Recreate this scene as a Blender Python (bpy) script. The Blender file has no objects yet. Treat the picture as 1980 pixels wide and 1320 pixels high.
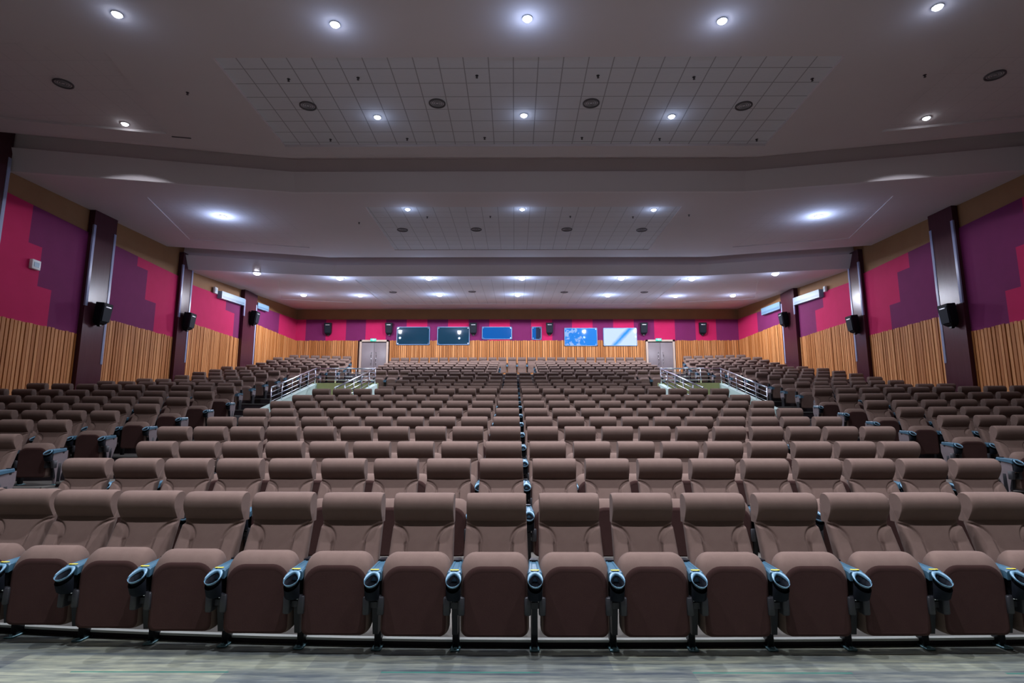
import bpy, math, random
from mathutils import Vector, Matrix

# ------------------------------------------------------------------ camera, world, exposure
S = bpy.context.scene
COL = S.collection
PI = math.pi
cd = bpy.data.cameras.new('camera')
cam = bpy.data.objects.new('camera', cd)
COL.objects.link(cam)
cd.sensor_width = 36.0
cd.lens = 20.16
cd.clip_end = 200
cam.location = (-0.14, 0.0, 1.53)
cam.rotation_euler = (math.radians(90 + 8.866), 0, math.radians(0.258))
S.camera = cam
w = bpy.data.worlds.new('world')
S.world = w
w.use_nodes = True
w.node_tree.nodes['Background'].inputs[0].default_value = (0.02, 0.022, 0.04, 1)
w.node_tree.nodes['Background'].inputs[1].default_value = 0.1
S.view_settings.view_transform = 'Standard'
S.view_settings.look = 'None'
S.view_settings.gamma = 1.0
S.view_settings.exposure = 0.0
S.view_settings.use_curve_mapping = False
S.cycles.max_bounces = 8
S.cycles.diffuse_bounces = 5
S.cycles.sample_clamp_indirect = 6.0
S.cycles.use_denoising = True
LAMP = 520.0      # watts of a full downlight
LAMP_COL = (0.87, 0.88, 1.0)
random.seed(7)

# ------------------------------------------------------------------ materials
def mat(name, base, rough=0.6, metal=0.0, emit=None, estr=0.0, sheen=0.0, coat=0.0, spec=None):
    m = bpy.data.materials.new(name)
    m.use_nodes = True
    b = m.node_tree.nodes['Principled BSDF']
    b.inputs['Base Color'].default_value = (*base, 1)
    b.inputs['Roughness'].default_value = rough
    b.inputs['Metallic'].default_value = metal
    if sheen:
        b.inputs['Sheen Weight'].default_value = sheen
        b.inputs['Sheen Roughness'].default_value = 0.5
    if coat:
        b.inputs['Coat Weight'].default_value = coat
        b.inputs['Coat Roughness'].default_value = 0.15
    if spec is not None:
        b.inputs['Specular IOR Level'].default_value = spec
    if emit:
        b.inputs['Emission Color'].default_value = (*emit, 1)
        b.inputs['Emission Strength'].default_value = estr
    return m

class NT:
    def __init__(s, m):
        s.t = m.node_tree; s.b = s.t.nodes['Principled BSDF']
    def n(s, kind, **kw):
        x = s.t.nodes.new(kind)
        for k, v in kw.items(): setattr(x, k, v)
        return x
    def l(s, a, b): s.t.links.new(a, b)
    def math(s, op, a, b=None, c=None):
        x = s.n('ShaderNodeMath', operation=op)
        for i, v in enumerate((a, b, c)):
            if v is None: continue
            if isinstance(v, (int, float)): x.inputs[i].default_value = v
            else: s.l(v, x.inputs[i])
        return x.outputs[0]
    def mix(s, f, a, b):
        x = s.n('ShaderNodeMix', data_type='RGBA')
        if isinstance(f, (int, float)): x.inputs[0].default_value = f
        else: s.l(f, x.inputs[0])
        for i, v in ((6, a), (7, b)):
            if isinstance(v, tuple): x.inputs[i].default_value = (*v, 1)
            else: s.l(v, x.inputs[i])
        return x.outputs[2]
    def noise(s, scale, detail=3, vec=None, rough=0.6):
        x = s.n('ShaderNodeTexNoise'); x.inputs['Scale'].default_value = scale
        x.inputs['Detail'].default_value = detail; x.inputs['Roughness'].default_value = rough
        if vec is not None: s.l(vec, x.inputs['Vector'])
        return x.outputs[0]
    def obj(s): return s.n('ShaderNodeTexCoord').outputs['Object']
    def mapping(s, vec, scale):
        x = s.n('ShaderNodeMapping'); x.inputs['Scale'].default_value = scale; s.l(vec, x.inputs[0]); return x.outputs[0]
    def bump(s, h, strength, dist):
        x = s.n('ShaderNodeBump'); x.inputs['Strength'].default_value = strength; x.inputs['Distance'].default_value = dist
        s.l(h, x.inputs['Height']); s.l(x.outputs[0], s.b.inputs['Normal'])

def vary(m, a, b, scale, bump=0.0, bscale=None, dist=0.002, vec_scale=None):
    t = NT(m); o = t.obj()
    v = t.mapping(o, vec_scale) if vec_scale else o
    f = t.noise(scale, 4, v)
    t.l(t.mix(f, a, b), t.b.inputs['Base Color'])
    if bump: t.bump(t.noise(bscale or scale * 4, 2, v), bump, dist)
    return m

FABRIC = vary(mat('seat_fabric', (.16, .1, .09), .92, sheen=.04, spec=.2), (.148, .097, .081), (.202, .139, .113), 9, .35, 260, .002)
M_FABRIC_UNDER = vary(mat('seat_fabric_shaded', (.09, .05, .05), .95, spec=.1), (.060, .030, .028), (.080, .042, .037), 9, .3, 260, .002)
M_ARM = mat('arm_plastic', (.062, .150, .220), .36)
M_RIM = mat('cup_rim_plastic', (.17, .33, .45), .25)
M_CUP = mat('cup_plastic', (.008, .011, .017), .75, spec=.15)
M_STEEL = mat('black_steel', (.012, .012, .016), .45, .3)
M_HINGE = mat('hinge_plastic', (.035, .036, .042), .5)
M_LABEL = mat('yellow_label', (.75, .62, .05), .5)
M_FOOT = mat('foot_plate_steel', (.20, .38, .42), .35, .6)
M_PANEL = vary(mat('end_panel_fabric', (.2, .16, .17), .8), (.16, .13, .14), (.23, .19, .2), 8)
M_CHROME = mat('chrome', (.75, .78, .82), .18, 1.0)
M_RAIL = mat('stainless_steel', (.72, .78, .86), .22, 1.0)
M_BLACK = mat('speaker_black', (.006, .008, .012), .6, spec=.2)
M_GRILLE = mat('speaker_grille', (.010, .014, .022), .7, spec=.2)
M_SILVER = mat('badge_silver', (.6, .62, .66), .35, .6)
M_LENS = mat('lamp_lens', (.9, .9, .95), .4, emit=(.86, .92, 1.0), estr=22.0)
M_LAMPRING = mat('lamp_ring', (.7, .7, .74), .4)
M_DIFF = mat('diffuser_metal', (.10, .09, .10), .5)
M_DIFF2 = mat('diffuser_blade', (.26, .25, .27), .5)
M_WHITE = mat('white_plastic', (.80, .86, .88), .4)
M_AC = mat('air_unit_shell', (.20, .34, .46), .4)
M_AC2 = mat('air_unit_slot', (.12, .22, .34), .4)
M_CEIL = vary(mat('ceiling_plaster', (.6, .56, .57), .9), (.71, .635, .65), (.77, .695, .71), .6)
M_FASCIA = vary(mat('fascia_plaster', (.6, .55, .57), .8), (.74, .68, .69), (.80, .74, .75), .6)
M_BROWN = vary(mat('brown_frieze', (.2, .11, .05), .8), (.22, .100, .036), (.29, .145, .055), 1.5)
M_CRIM = vary(mat('crimson_fabric', (.6, .02, .15), .9), (.44, .004, .075), (.53, .009, .105), 2.5, .3, 160)
M_PURP = vary(mat('purple_fabric', (.2, .02, .13), .9), (.138, .006, .074), (.180, .011, .100), 2.5, .3, 160)
M_GAP = mat('slat_backing', (.045, .014, .006), .9)
M_CREAM = vary(mat('cream_parapet', (.5, .6, .55), .7), (.50, .66, .62), (.60, .76, .70), 1.2)
M_GREENWALL = vary(mat('olive_wall', (.4, .42, .16), .8), (.62, .66, .26), (.70, .74, .34), 1.4)
M_TIER = vary(mat('tier_carpet', (.12, .12, .10), .95), (.10, .095, .085), (.17, .16, .14), 6)
M_NOSE = mat('step_nosing', (.60, .64, .60), .6)
M_NOSE2 = mat('stair_nosing', (.13, .13, .12), .7)
M_RISER = mat('riser_dark', (.020, .012, .016), .8)
M_DOOR = vary(mat('door_laminate', (.30, .26, .28), .45), (.20, .17, .18), (.25, .215, .23), 3)
M_FRAME = mat('door_frame_wood', (.52, .40, .32), .45)
M_EXIT = mat('exit_sign_green', (.02, .35, .28), .4, emit=(.03, .65, .45), estr=.9)
M_EXITW = mat('exit_sign_white', (.6, .9, .8), .4, emit=(.55, 1, .85), estr=.7)
M_DARKW = mat('screen_wall', (.05, .045, .05), .9)
M_SCREEN = mat('projection_screen', (.55, .55, .56), .8)
M_DOT = mat('sprinkler_metal', (.06, .05, .06), .5)

# timber slats: every slat (mesh island) has its own tone
M_WOOD = mat('timber_slats', (.5, .25, .1), .6, spec=.2)
_t = NT(M_WOOD); _g = _t.n('ShaderNodeNewGeometry')
_r = _t.n('ShaderNodeValToRGB'); _t.l(_g.outputs['Random Per Island'], _r.inputs[0])
_e = _r.color_ramp.elements
_e[0].position = 0; _e[0].color = (.42, .150, .038, 1); _e[1].position = 1; _e[1].color = (.68, .31, .115, 1)
_x = _r.color_ramp.elements.new(.5); _x.color = (.54, .22, .070, 1)
_n = _t.noise(3.0, 4, _t.mapping(_t.obj(), (3, 3, .35)))
_m = _t.n('ShaderNodeMix', data_type='RGBA', blend_type='MULTIPLY'); _m.inputs[0].default_value = .38
_t.l(_r.outputs[0], _m.inputs[6])
_rr = _t.n('ShaderNodeValToRGB'); _t.l(_n, _rr.inputs[0])
_rr.color_ramp.elements[0].position = .3; _rr.color_ramp.elements[0].color = (.5, .42, .36, 1)
_rr.color_ramp.elements[1].position = .65; _rr.color_ramp.elements[1].color = (1, 1, 1, 1)
_t.l(_rr.outputs[0], _m.inputs[7]); _t.l(_m.outputs[2], _t.b.inputs['Base Color'])

# pillar laminate: dark red-brown with a faint grain
M_PILLAR = mat('pillar_laminate', (.05, .02, .02), .22, spec=.22)
_t = NT(M_PILLAR); _n = _t.noise(5, 5, _t.mapping(_t.obj(), (4, 4, .25)))
_t.l(_t.mix(_n, (.050, .014, .022), (.080, .026, .036)), _t.b.inputs['Base Color'])
M_STRIP = mat('pillar_edge_strip', (.34, .38, .56), .35)

# acoustic ceiling tiles, 0.5 m grid of thin joints
def tile_material(name, y0, f=.6):
    m = mat(name, (.55, .54, .57), .9)
    t = NT(m); o = t.obj(); s = t.n('ShaderNodeSeparateXYZ'); t.l(o, s.inputs[0])
    def line(out, off):
        a = t.math('MODULO', t.math('ADD', out, off), 0.5)
        return t.math('MAXIMUM', t.math('LESS_THAN', a, .011), t.math('GREATER_THAN', a, .489))
    g = t.math('MAXIMUM', line(s.outputs[0], 50.16), line(s.outputs[1], 50.0 - y0 % .5))
    n = t.noise(60, 2)
    c = t.mix(n, (.72, .71, .76), (.77, .76, .80)) if f > .2 else t.mix(n, (.71, .635, .65), (.77, .695, .71))
    t.l(t.mix(t.math('MULTIPLY', g, f), c, (.15, .13, .15)), t.b.inputs['Base Color'])
    return m
M_TILE1 = tile_material('ceiling_tiles_a', .19); M_TILE2 = tile_material('ceiling_tiles_b', .26, .4); M_TILE3 = tile_material('ceiling_tiles_c', .4, .35); M_TILE4 = tile_material('ceiling_tiles_d', .4, .10)

# carpet of the flat front floor: woven planks in grey, olive and blue-grey with thin green lines
M_CARPET = mat('woven_carpet', (.2, .22, .2), .9)
_t = NT(M_CARPET); _o = _t.obj(); _s = _t.n('ShaderNodeSeparateXYZ'); _t.l(_o, _s.inputs[0])
_n1 = _t.noise(1.0, 5, _t.mapping(_o, (.9, 9, 1)), .65); _n2 = _t.noise(1.0, 4, _t.mapping(_o, (2.3, 26, 1)), .7)
_bw = _t.n('ShaderNodeTexBrick'); _bw.offset = .5; _bw.inputs['Scale'].default_value = 1
_bw.inputs['Brick Width'].default_value = 1.0; _bw.inputs['Row Height'].default_value = .25; _bw.inputs['Mortar Size'].default_value = 0
_bw.inputs['Color1'].default_value = (.62, .64, .72, 1); _bw.inputs['Color2'].default_value = (1.15, 1.15, 1.05, 1)
_t.l(_o, _bw.inputs['Vector'])
_r1 = _t.n('ShaderNodeValToRGB'); _t.l(_n1, _r1.inputs[0])
_r1.color_ramp.elements[0].position = .36; _r1.color_ramp.elements[0].color = (.105, .128, .132, 1)
_r1.color_ramp.elements[1].position = .62; _r1.color_ramp.elements[1].color = (.30, .315, .245, 1)
_r2 = _t.n('ShaderNodeValToRGB'); _t.l(_n2, _r2.inputs[0])
_r2.color_ramp.elements[0].position = .35; _r2.color_ramp.elements[0].color = (.55, .58, .66, 1)
_r2.color_ramp.elements[1].position = .6; _r2.color_ramp.elements[1].color = (1.1, 1.1, 1.05, 1)
def _mul(a, b, f=1.0):
    x = _t.n('ShaderNodeMix', data_type='RGBA', blend_type='MULTIPLY'); x.inputs[0].default_value = f
    _t.l(a, x.inputs[6]); _t.l(b, x.inputs[7]); return x.outputs[2]
_c = _mul(_mul(_r1.outputs[0], _r2.outputs[0]), _bw.outputs[0])
# green line on every second metre plank at y = 3.96
_mx = _t.math('LESS_THAN', _t.math('MODULO', _t.math('ADD', _s.outputs[0], 41.0), 2.0), 1.02)
_my = _t.math('LESS_THAN', _t.math('ABSOLUTE', _t.math('SUBTRACT', _t.math('MODULO', _t.math('ADD', _s.outputs[1], 10.05), 1.0), .0)), .022)
_t.l(_t.mix(_t.math('MULTIPLY', _t.math('MULTIPLY', _mx, _my), .8), _c, (.02, .16, .12)), _t.b.inputs['Base Color'])

# ------------------------------------------------------------------ mesh helpers
class MB:
    def __init__(s): s.v = []; s.f = []; s.mi = []; s.sm = []
    def face(s, idx, mi=0, smooth=False): s.f.append(idx); s.mi.append(mi); s.sm.append(smooth)
    def quad(s, pts, mi=0):
        b = len(s.v); s.v += [tuple(p) for p in pts]; s.face(list(range(b, b + len(pts))), mi)
    def box(s, x0, x1, y0, y1, z0, z1, mi=0, M=None):
        b = len(s.v)
        p = [(x, y, z) for z in (z0, z1) for y in (y0, y1) for x in (x0, x1)]
        if M is not None: p = [tuple(M @ Vector(q)) for q in p]
        s.v += p
        for f in ((0, 2, 3, 1), (4, 5, 7, 6), (0, 1, 5, 4), (2, 6, 7, 3), (0, 4, 6, 2), (1, 3, 7, 5)):
            s.face([b + i for i in f], mi)
    def rbox(s, x0, x1, y0, y1, z0, z1, r=.01, mi=0, M=None):
        """box with all vertical-profile corners rounded (rings over z)"""
        def ring(z, ins):
            a0, a1, b0, b1 = x0 + ins, x1 - ins, y0 + ins, y1 - ins
            rr = max(r - ins, r * .35); out = []
            for cx, cy, st in ((a1 - rr, b1 - rr, 0), (a0 + rr, b1 - rr, 1), (a0 + rr, b0 + rr, 2), (a1 - rr, b0 + rr, 3)):
                for k in range(4):
                    a = (st + k / 3) * PI / 2; out.append((cx + rr * math.cos(a), cy + rr * math.sin(a), z))
            return out
        rings = [ring(z0, r * .6), ring(z0 + r * .6, 0), ring(z1 - r * .6, 0), ring(z1, r * .6)]
        if M is not None: rings = [[tuple(M @ Vector(q)) for q in R] for R in rings]
        s.loft(rings, mi)
    def loft(s, rings, mi=0, caps=True, smooth=True, closed=True):
        n = len(rings[0]); b = len(s.v)
        for r in rings: s.v += [tuple(p) for p in r]
        for i in range(len(rings) - 1):
            for j in range(n if closed else n - 1):
                k = (j + 1) % n
                s.face([b + i * n + j, b + i * n + k, b + (i + 1) * n + k, b + (i + 1) * n + j], mi, smooth)
        if caps:
            s.face([b + j for j in reversed(range(n))], mi, False)
            s.face([b + (len(rings) - 1) * n + j for j in range(n)], mi, False)
    def tube(s, a, b, r, n=10, mi=0):
        a = Vector(a); b = Vector(b); d = (b - a).normalized()
        u = d.orthogonal().normalized(); w_ = d.cross(u)
        s.loft([[tuple(p + u * r * math.cos(t) + w_ * r * math.sin(t)) for t in [2 * PI * k / n for k in range(n)]] for p in (a, b)], mi)
    def path(s, pts, r, n=8, mi=0):
        for p, q in zip(pts, pts[1:]): s.tube(p, q, r, n, mi)
    def merge(s, o, M=None, remap=None):
        b = len(s.v)
        s.v += [tuple(M @ Vector(p)) for p in o.v] if M is not None else list(o.v)
        for f, m_, sm in zip(o.f, o.mi, o.sm): s.face([b + i for i in f], (remap or (lambda q: q))(m_), sm)
    def mesh(s, name, mats):
        me = bpy.data.meshes.new(name); me.from_pydata(s.v, [], s.f)
        for m in mats: me.materials.append(m)
        me.polygons.foreach_set('material_index', s.mi); me.polygons.foreach_set('use_smooth', s.sm)
        me.update()
        import bmesh
        bm = bmesh.new(); bm.from_mesh(me); bmesh.ops.recalc_face_normals(bm, faces=bm.faces); bm.to_mesh(me); bm.free()
        return me
    def obj(s, name, mats, parent=None, loc=None):
        if not isinstance(mats, (list, tuple)): mats = [mats]
        o = bpy.data.objects.new(name, s.mesh(name, mats)); COL.objects.link(o)
        if parent is not None: o.parent = parent
        if loc: o.location = loc
        return o

def tag(o, label, cat, group=None):
    o['label'] = label; o['category'] = cat
    if group: o['group'] = group
    return o
def structure(o, label=None):
    o['kind'] = 'structure'
    if label: o['label'] = label
    return o
def empty(name, loc, rz=0.0):
    o = bpy.data.objects.new(name, None); COL.objects.link(o); o.location = loc; o.rotation_euler = (0, 0, rz)
    o.empty_display_size = .2
    return o
ORD = ['first', 'second', 'third', 'fourth', 'fifth', 'sixth', 'seventh', 'eighth', 'ninth', 'tenth', 'eleventh', 'twelfth', 'thirteenth']

# ------------------------------------------------------------------ seat rows (head position of the seats, metres)
# (y of the headrests, z of the headrests, inner |x|, seats per side)
ROWS = [(4.70, 1.05, 0, 9), (6.31, 1.24, 0, 9), (7.50, 1.40, 0, 9), (8.79, 1.60, 0, 10), (10.18, 1.78, 0, 10), (11.51, 1.98, 0, 10),
        (12.75, 2.19, 0, 10), (13.99, 2.40, 0, 10), (15.35, 2.65, 0, 10),
        (18.11, 2.92, 0, 8), (19.39, 3.12, 0, 8), (20.74, 3.36, 0, 8), (21.95, 3.61, 0, 8), (23.09, 3.85, 0, 8),
        (26.09, 4.28, .93, 11), (27.45, 4.55, .93, 11), (28.75, 4.81, .93, 11), (30.05, 5.08, .93, 11), (31.31, 5.35, .93, 11), (32.61, 5.69, 0, 13)]
# side blocks: (x, y, z) of the headrest of the aisle seat, number of seats
LROWS = [(-7.31, 8.17, 1.49, 9), (-7.84, 9.75, 1.72, 9), (-8.00, 11.14, 1.92, 9), (-7.90, 12.22, 2.10, 9), (-7.95, 13.41, 2.31, 9), (-8.04, 14.69, 2.53, 9),
         (-8.13, 15.96, 2.77, 9), (-9.40, 18.44, 3.06, 7), (-9.82, 19.93, 3.28, 6), (-10.05, 21.40, 3.55, 5), (-10.20, 22.80, 3.81, 5),
         (-10.30, 24.20, 4.06, 5), (-10.0, 25.75, 4.34, 6), (-9.6, 27.2, 4.58, 7), (-9.1, 28.45, 4.82, 7), (-9.17, 29.76, 5.11, 7),
         (-9.37, 31.03, 5.41, 7), (-9.66, 32.40, 5.73, 6)]
RROWS = [(7.41, 8.98, 1.61, 9), (7.67, 10.42, 1.81, 9), (7.83, 11.75, 2.01, 9), (7.90, 12.94, 2.21, 9), (8.04, 14.27, 2.44, 9), (8.07, 15.45, 2.66, 9),
         (9.44, 18.04, 2.94, 7), (9.70, 19.72, 3.20, 6), (9.75, 20.90, 3.42, 6), (9.87, 22.18, 3.67, 6), (9.90, 23.36, 3.89, 6),
         (10.0, 24.70, 4.14, 6), (9.8, 26.0, 4.36, 6), (9.5, 27.3, 4.60, 7), (9.1, 28.50, 4.82, 7), (9.17, 29.76, 5.11, 7),
         (9.37, 31.03, 5.41, 7), (9.66, 32.40, 5.73, 6)]
SP = .56
SIDE_SLOPE = .21      # side rows swing forward towards the walls
HEAD_DY = .29         # headrest lies this far behind the foot
CHAIR_H = 1.05
def row1_curve(x): return .018 * x * x if x < 0 else .006 * x * x

# ------------------------------------------------------------------ floors and tiers
def build_floor():
    m = MB(); m.box(-13.4, 13.4, -7, 4.8, -.2, 0)
    structure(m.obj('floor', [M_CARPET]))
    # low first step, following the curve of the front row
    m = MB(); xs = [-13.4 + i * .67 for i in range(41)]
    fy = [4.40 + row1_curve(max(-6, min(6, x))) for x in xs]
    prof = lambda x, y: [(x, y, -.2), (x, y, .034), (x, y - .012, .036), (x, y - .012, .052), (x, y + .035, .052), (x, 5.62, .052), (x, 5.62, -.2)]
    rings = [prof(x, y) for x, y in zip(xs, fy)]
    n = 7; b = 0
    for r in rings: m.v += r
    for i in range(len(rings) - 1):
        for j in range(n):
            k = (j + 1) % n
            mi = {0: 1, 1: 1, 2: 2, 3: 2}.get(j, 0)
            m.face([i * n + j, (i + 1) * n + j, (i + 1) * n + k, i * n + k], mi)
    structure(m.obj('floor', [M_TIER, M_RISER, M_NOSE]))

def tiers(x0, x1, levels, y_end, zlow=-.2):
    """levels: (front y, tread z)"""
    m = MB()
    for i, (y, z) in enumerate(levels):
        ye = levels[i + 1][0] if i + 1 < len(levels) else y_end
        m.box(x0, x1, y, ye, zlow if i == 0 else levels[i - 1][1] - .25, z - .02, 1)
        m.box(x0, x1, y + .001, ye, z - .02, z, 0)
        m.box(x0, x1, y - .015, y + .035, z - .03, z + .004, 2)
    structure(m.obj('floor', [M_TIER, M_RISER, M_NOSE2]))

def tread(r): return r[1] - CHAIR_H
build_floor()
front = [(5.62, tread(ROWS[1]))] + [(ROWS[i][0] - .80, tread(ROWS[i])) for i in range(2, 9)] + [(16.05, 1.70)]
tiers(-5.8, 5.8, front, 17.35)
rear = [(17.35, tread(ROWS[9]))] + [(ROWS[i][0] - .80, tread(ROWS[i])) for i in range(10, 14)]
tiers(-5.85, 5.85, rear, 24.35, 1.2)
back = [(24.35, 3.10)] + [(ROWS[i][0] - .80, tread(ROWS[i])) for i in range(14, 20)]
tiers(-8.75, 8.75, back, 34.0, 2.4)
# aisle stairs between the blocks
for s in (-1, 1):
    pts = [(5.62 + .62 * k) for k in range(17)]
    def zc(y):
        f = [(5.0, .0)] + [(r[0] - .8, tread(r)) for r in ROWS[1:9]] + [(16.05, 1.70)]
        for (a, b), (c, d) in zip(f, f[1:]):
            if a <= y <= c: return b + (d - b) * (y - a) / (c - a)
        return 1.70
    lv = [(y, zc(y)) for y in pts] + [(16.1, 1.70)]
    lv = [p for p in lv if p[0] < 16.05] + [(16.1, 1.70)]
    tiers(min(5.8 * s, 7.45 * s), max(5.8 * s, 7.45 * s), lv, 18.6)

def side_tiers(rows, s):
    m = MB()
    xin, xout = 7.45, 13.4
    L = [(4.6, .0)] + [(y - .80 + (abs(x) - xin) * SIDE_SLOPE, z - CHAIR_H) for x, y, z, n in rows]
    for i, (y, z) in enumerate(L):
        ye = L[i + 1][0] if i + 1 < len(L) else 36.0
        xi = xin if y < 16.6 else 8.76
        def q(y_, z_, x_): return (s * x_, min(y_ - (x_ - xin) * SIDE_SLOPE, 34.0), z_)
        zl = (L[i - 1][1] if i else 0) - .25
        for (z0, z1, mi, ya, yb) in ((zl, z - .02, 1, y, ye), (z - .02, z, 0, y, ye), (z - .03, z + .004, 2, y - .015, y + .035)):
            b = len(m.v)
            m.v += [q(ya, z0, xi), q(ya, z0, xout), q(yb, z0, xout), q(yb, z0, xi), q(ya, z1, xi), q(ya, z1, xout), q(yb, z1, xout), q(yb, z1, xi)]
            for f in ((0, 1, 2, 3), (4, 5, 6, 7), (0, 1, 5, 4), (1, 2, 6, 5), (2, 3, 7, 6), (3, 0, 4, 7)): m.face([b + k for k in f], mi)
    structure(m.obj('floor', [M_TIER, M_RISER, M_NOSE2]))
side_tiers(LROWS, -1); side_tiers(RROWS, 1)

# ------------------------------------------------------------------ walls
XW = 13.35
BAYS_Y = [(2.0, 12.9), (13.9, 16.95), (17.95, 21.75), (22.5, 26.95), (28.3, 34.0)]
WOOD_Z = [4.05, 4.43, 5.10, 5.87, 6.90]
MAG_Z = [(7.64, 7.64), (7.66, 7.60), (7.58, 7.53), (7.42, 7.62), (7.84, 8.18)]
SHIFT = {-1: 0.0, 1: -.25}    # the right-hand pillars stand a little nearer

def slats(m, along, a, b, fixed, z0, z1, inward):
    """upright timber slats on a wall; along 'y' -> wall at x=fixed, 'x' -> wall at y=fixed"""
    p = a
    while p < b - .03:
        wd = random.choice((.085, .095, .105)) if along == 'y' else random.choice((.060, .075, .095, .11, .12)); d = random.uniform(.035, .055); h = z1 + random.uniform(-.012, .015)
        e = min(p + wd, b)
        if along == 'y':
            lo, hi = sorted((fixed, fixed + inward * d)); m.box(lo, hi, p, e, z0, h, 0)
        else:
            lo, hi = sorted((fixed, fixed + inward * d)); m.box(p, e, lo, hi, z0, h, 0)
        p = e + (random.uniform(.026, .036) if along == 'y' else random.uniform(.018, .034))

def side_wall(s, name):
    rnd = random.getstate()
    m = MB(); m.box(*sorted((s * XW, s * (XW + .3))), -7, 34.3, -.2, 10.0)
    wall = structure(m.obj(name, [M_BROWN]))
    inn = -s
    sh = SHIFT[s]
    panels = MB(); wood = MB(); back_ = MB()
    purple_steps = []
    if s < 0:
        P = {1: ('R', [(7.7, 6.58, 14.88), (6.58, 5.48, 15.34), (5.48, 4.4, 15.83)]),
             2: ('L', [(7.7, 7.22, 19.31), (7.22, 6.16, 19.90), (6.16, 5.0, 20.53)]),
             3: ('R', [(7.7, 6.98, 25.54), (6.98, 5.8, 26.38)]), 4: ('L', [(8.3, 6.8, 31.46)])}
    else:
        P = {1: ('R', [(7.8, 6.40, 14.5), (6.40, 5.32, 14.88), (5.32, 4.3, 15.38)]),
             2: ('L', [(7.7, 7.03, 18.96), (7.03, 5.98, 19.60), (5.98, 4.9, 20.18)]),
             3: ('R', [(7.7, 6.85, 24.50), (6.85, 5.7, 25.2)]), 4: ('L', [(8.3, 6.7, 31.27)])}
    for i, ((ya, yb), wz, (mz0, mz1)) in enumerate(zip(BAYS_Y, WOOD_Z, MAG_Z)):
        ya += sh if i else 0; yb += sh if i < 4 else 0
        x0, x1 = s * XW, s * XW + inn * .04
        top = lambda y: mz0 + (mz1 - mz0) * (y - ya) / (yb - ya)
        def patch(a, b, zlo, zhi_, mi):
            if b - a < .02: return
            zA, zB = min(top(a), zhi_), min(top(b), zhi_)
            bb = len(panels.v)
            for x in (x0, x1): panels.v.extend([(x, a, zlo), (x, b, zlo), (x, b, zB), (x, a, zA)])
            for f in ((4, 5, 6, 7), (0, 1, 5, 4), (1, 2, 6, 5), (2, 3, 7, 6), (3, 0, 4, 7)): panels.face([bb + k for k in f], mi)
        if i in P:
            side, st = P[i]
            for zh, zl, yy in st:
                zl = max(zl, wz - .05)
                zh = 9 if zh > 7.6 else zh
                patch(ya, yy, zl, zh, 1 if side == 'L' else 0)
                patch(yy, yb, zl, zh, 0 if side == 'L' else 1)
        else: patch(ya, yb, wz - .05, 9, 1)
        zb = -.1 if i < 2 else (0.8 if i == 2 else 1.5)
        back_.box(*sorted((s * XW, s * XW + inn * .015)), ya, yb, zb, wz - .06)
        slats(wood, 'y', ya + .01, yb - .01, s * XW + inn * .012, zb, wz, inn)
    panels.obj('acoustic_panel', [M_CRIM, M_PURP], wall)
    back_.obj('panel_backing', [M_GAP], wall)
    wood.obj('timber_slats', [M_WOOD], wall)
    # pillars
    for k, (ya, yb, pr) in enumerate(((12.9, 13.9, .18), (16.95, 17.95, .18), (21.75, 22.5, .18), (26.95, 28.3, .20))):
        ya += sh; yb += sh
        zt = [9.6, 8.38, 8.50, 8.4][k]
        zt = {0: 9.5, 1: 8.36, 2: 8.55 if yb < 21.9 else 8.50, 3: 8.40}[k]
        if k == 3: zt = 8.02 + .076 * (ya - 23.5) + .02
        m = MB(); lo, hi = sorted((s * XW, s * XW + inn * pr))
        m.box(lo, hi, ya, yb, -.1, zt, 0)
        p = m.obj('trim_pillar', [M_PILLAR])
        structure(p)
        for yy, zb in ((ya - .004, 5.25 + .75 * k - .9 * (k == 1) * 0), (yb - .10, 3.0 + .6 * k)):
            e = MB(); a, b = sorted((s * XW + inn * (pr - .04), s * XW + inn * (pr + .014)))
            zb_ = [0, 5.3, 5.9, 7.0][k] if yy < ya + .2 else zb
            e.rbox(a, b, yy, yy + .10, zb_, zt - (.5 if k else 1.0), .006)
            e.obj('edge_strip', [M_STRIP], p)
    return wall
side_wall(-1, 'wall_left'); side_wall(1, 'wall_right')

def back_wall():
    m = MB(); m.box(-XW - .3, XW + .3, 34.06, 34.36, 2.0, 10.0)
    # real openings for the booth windows are boxes standing in front of the wall plane
    wall = structure(m.obj('wall_back', [M_BROWN]))
    xs = [-13.35, -12.73, -11.51, -10.30, -9.11, -7.89, -6.65, -5.40, -4.15, -2.91, -1.66, -.42, .86, 2.13, 3.32, 4.56, 5.80, 7.04, 8.26, 9.50, 10.74, 11.98, 13.35]
    p = MB()
    for i, (a, b) in enumerate(zip(xs, xs[1:])): p.box(a, b, 34.0, 34.06, 6.88, 8.18, i % 2)
    p.obj('acoustic_panel', [M_CRIM, M_PURP], wall)
    g = MB(); g.box(-XW, XW, 34.03, 34.06, 3.4, 6.9); g.obj('panel_backing', [M_GAP], wall)
    q = MB()
    for a, b in ((-XW + .04, -9.52), (-7.62, 7.68), (9.50, XW - .04)): slats(q, 'x', a, b, 34.04, 3.6, 6.90, -1)
    q.obj('timber_slats', [M_WOOD], wall)
back_wall()
m = MB(); m.box(-XW - .3, XW + .3, -7.3, -7.0, -.2, 9.4); structure(m.obj('wall_front', [M_DARKW]))
m = MB(); m.box(-9.5, 9.5, -6.98, -6.9, 1.2, 7.8); o = m.obj('projection_screen', [M_SCREEN]); tag(o, 'wide white projection screen hanging on the front wall behind the viewer', 'screen')

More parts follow.
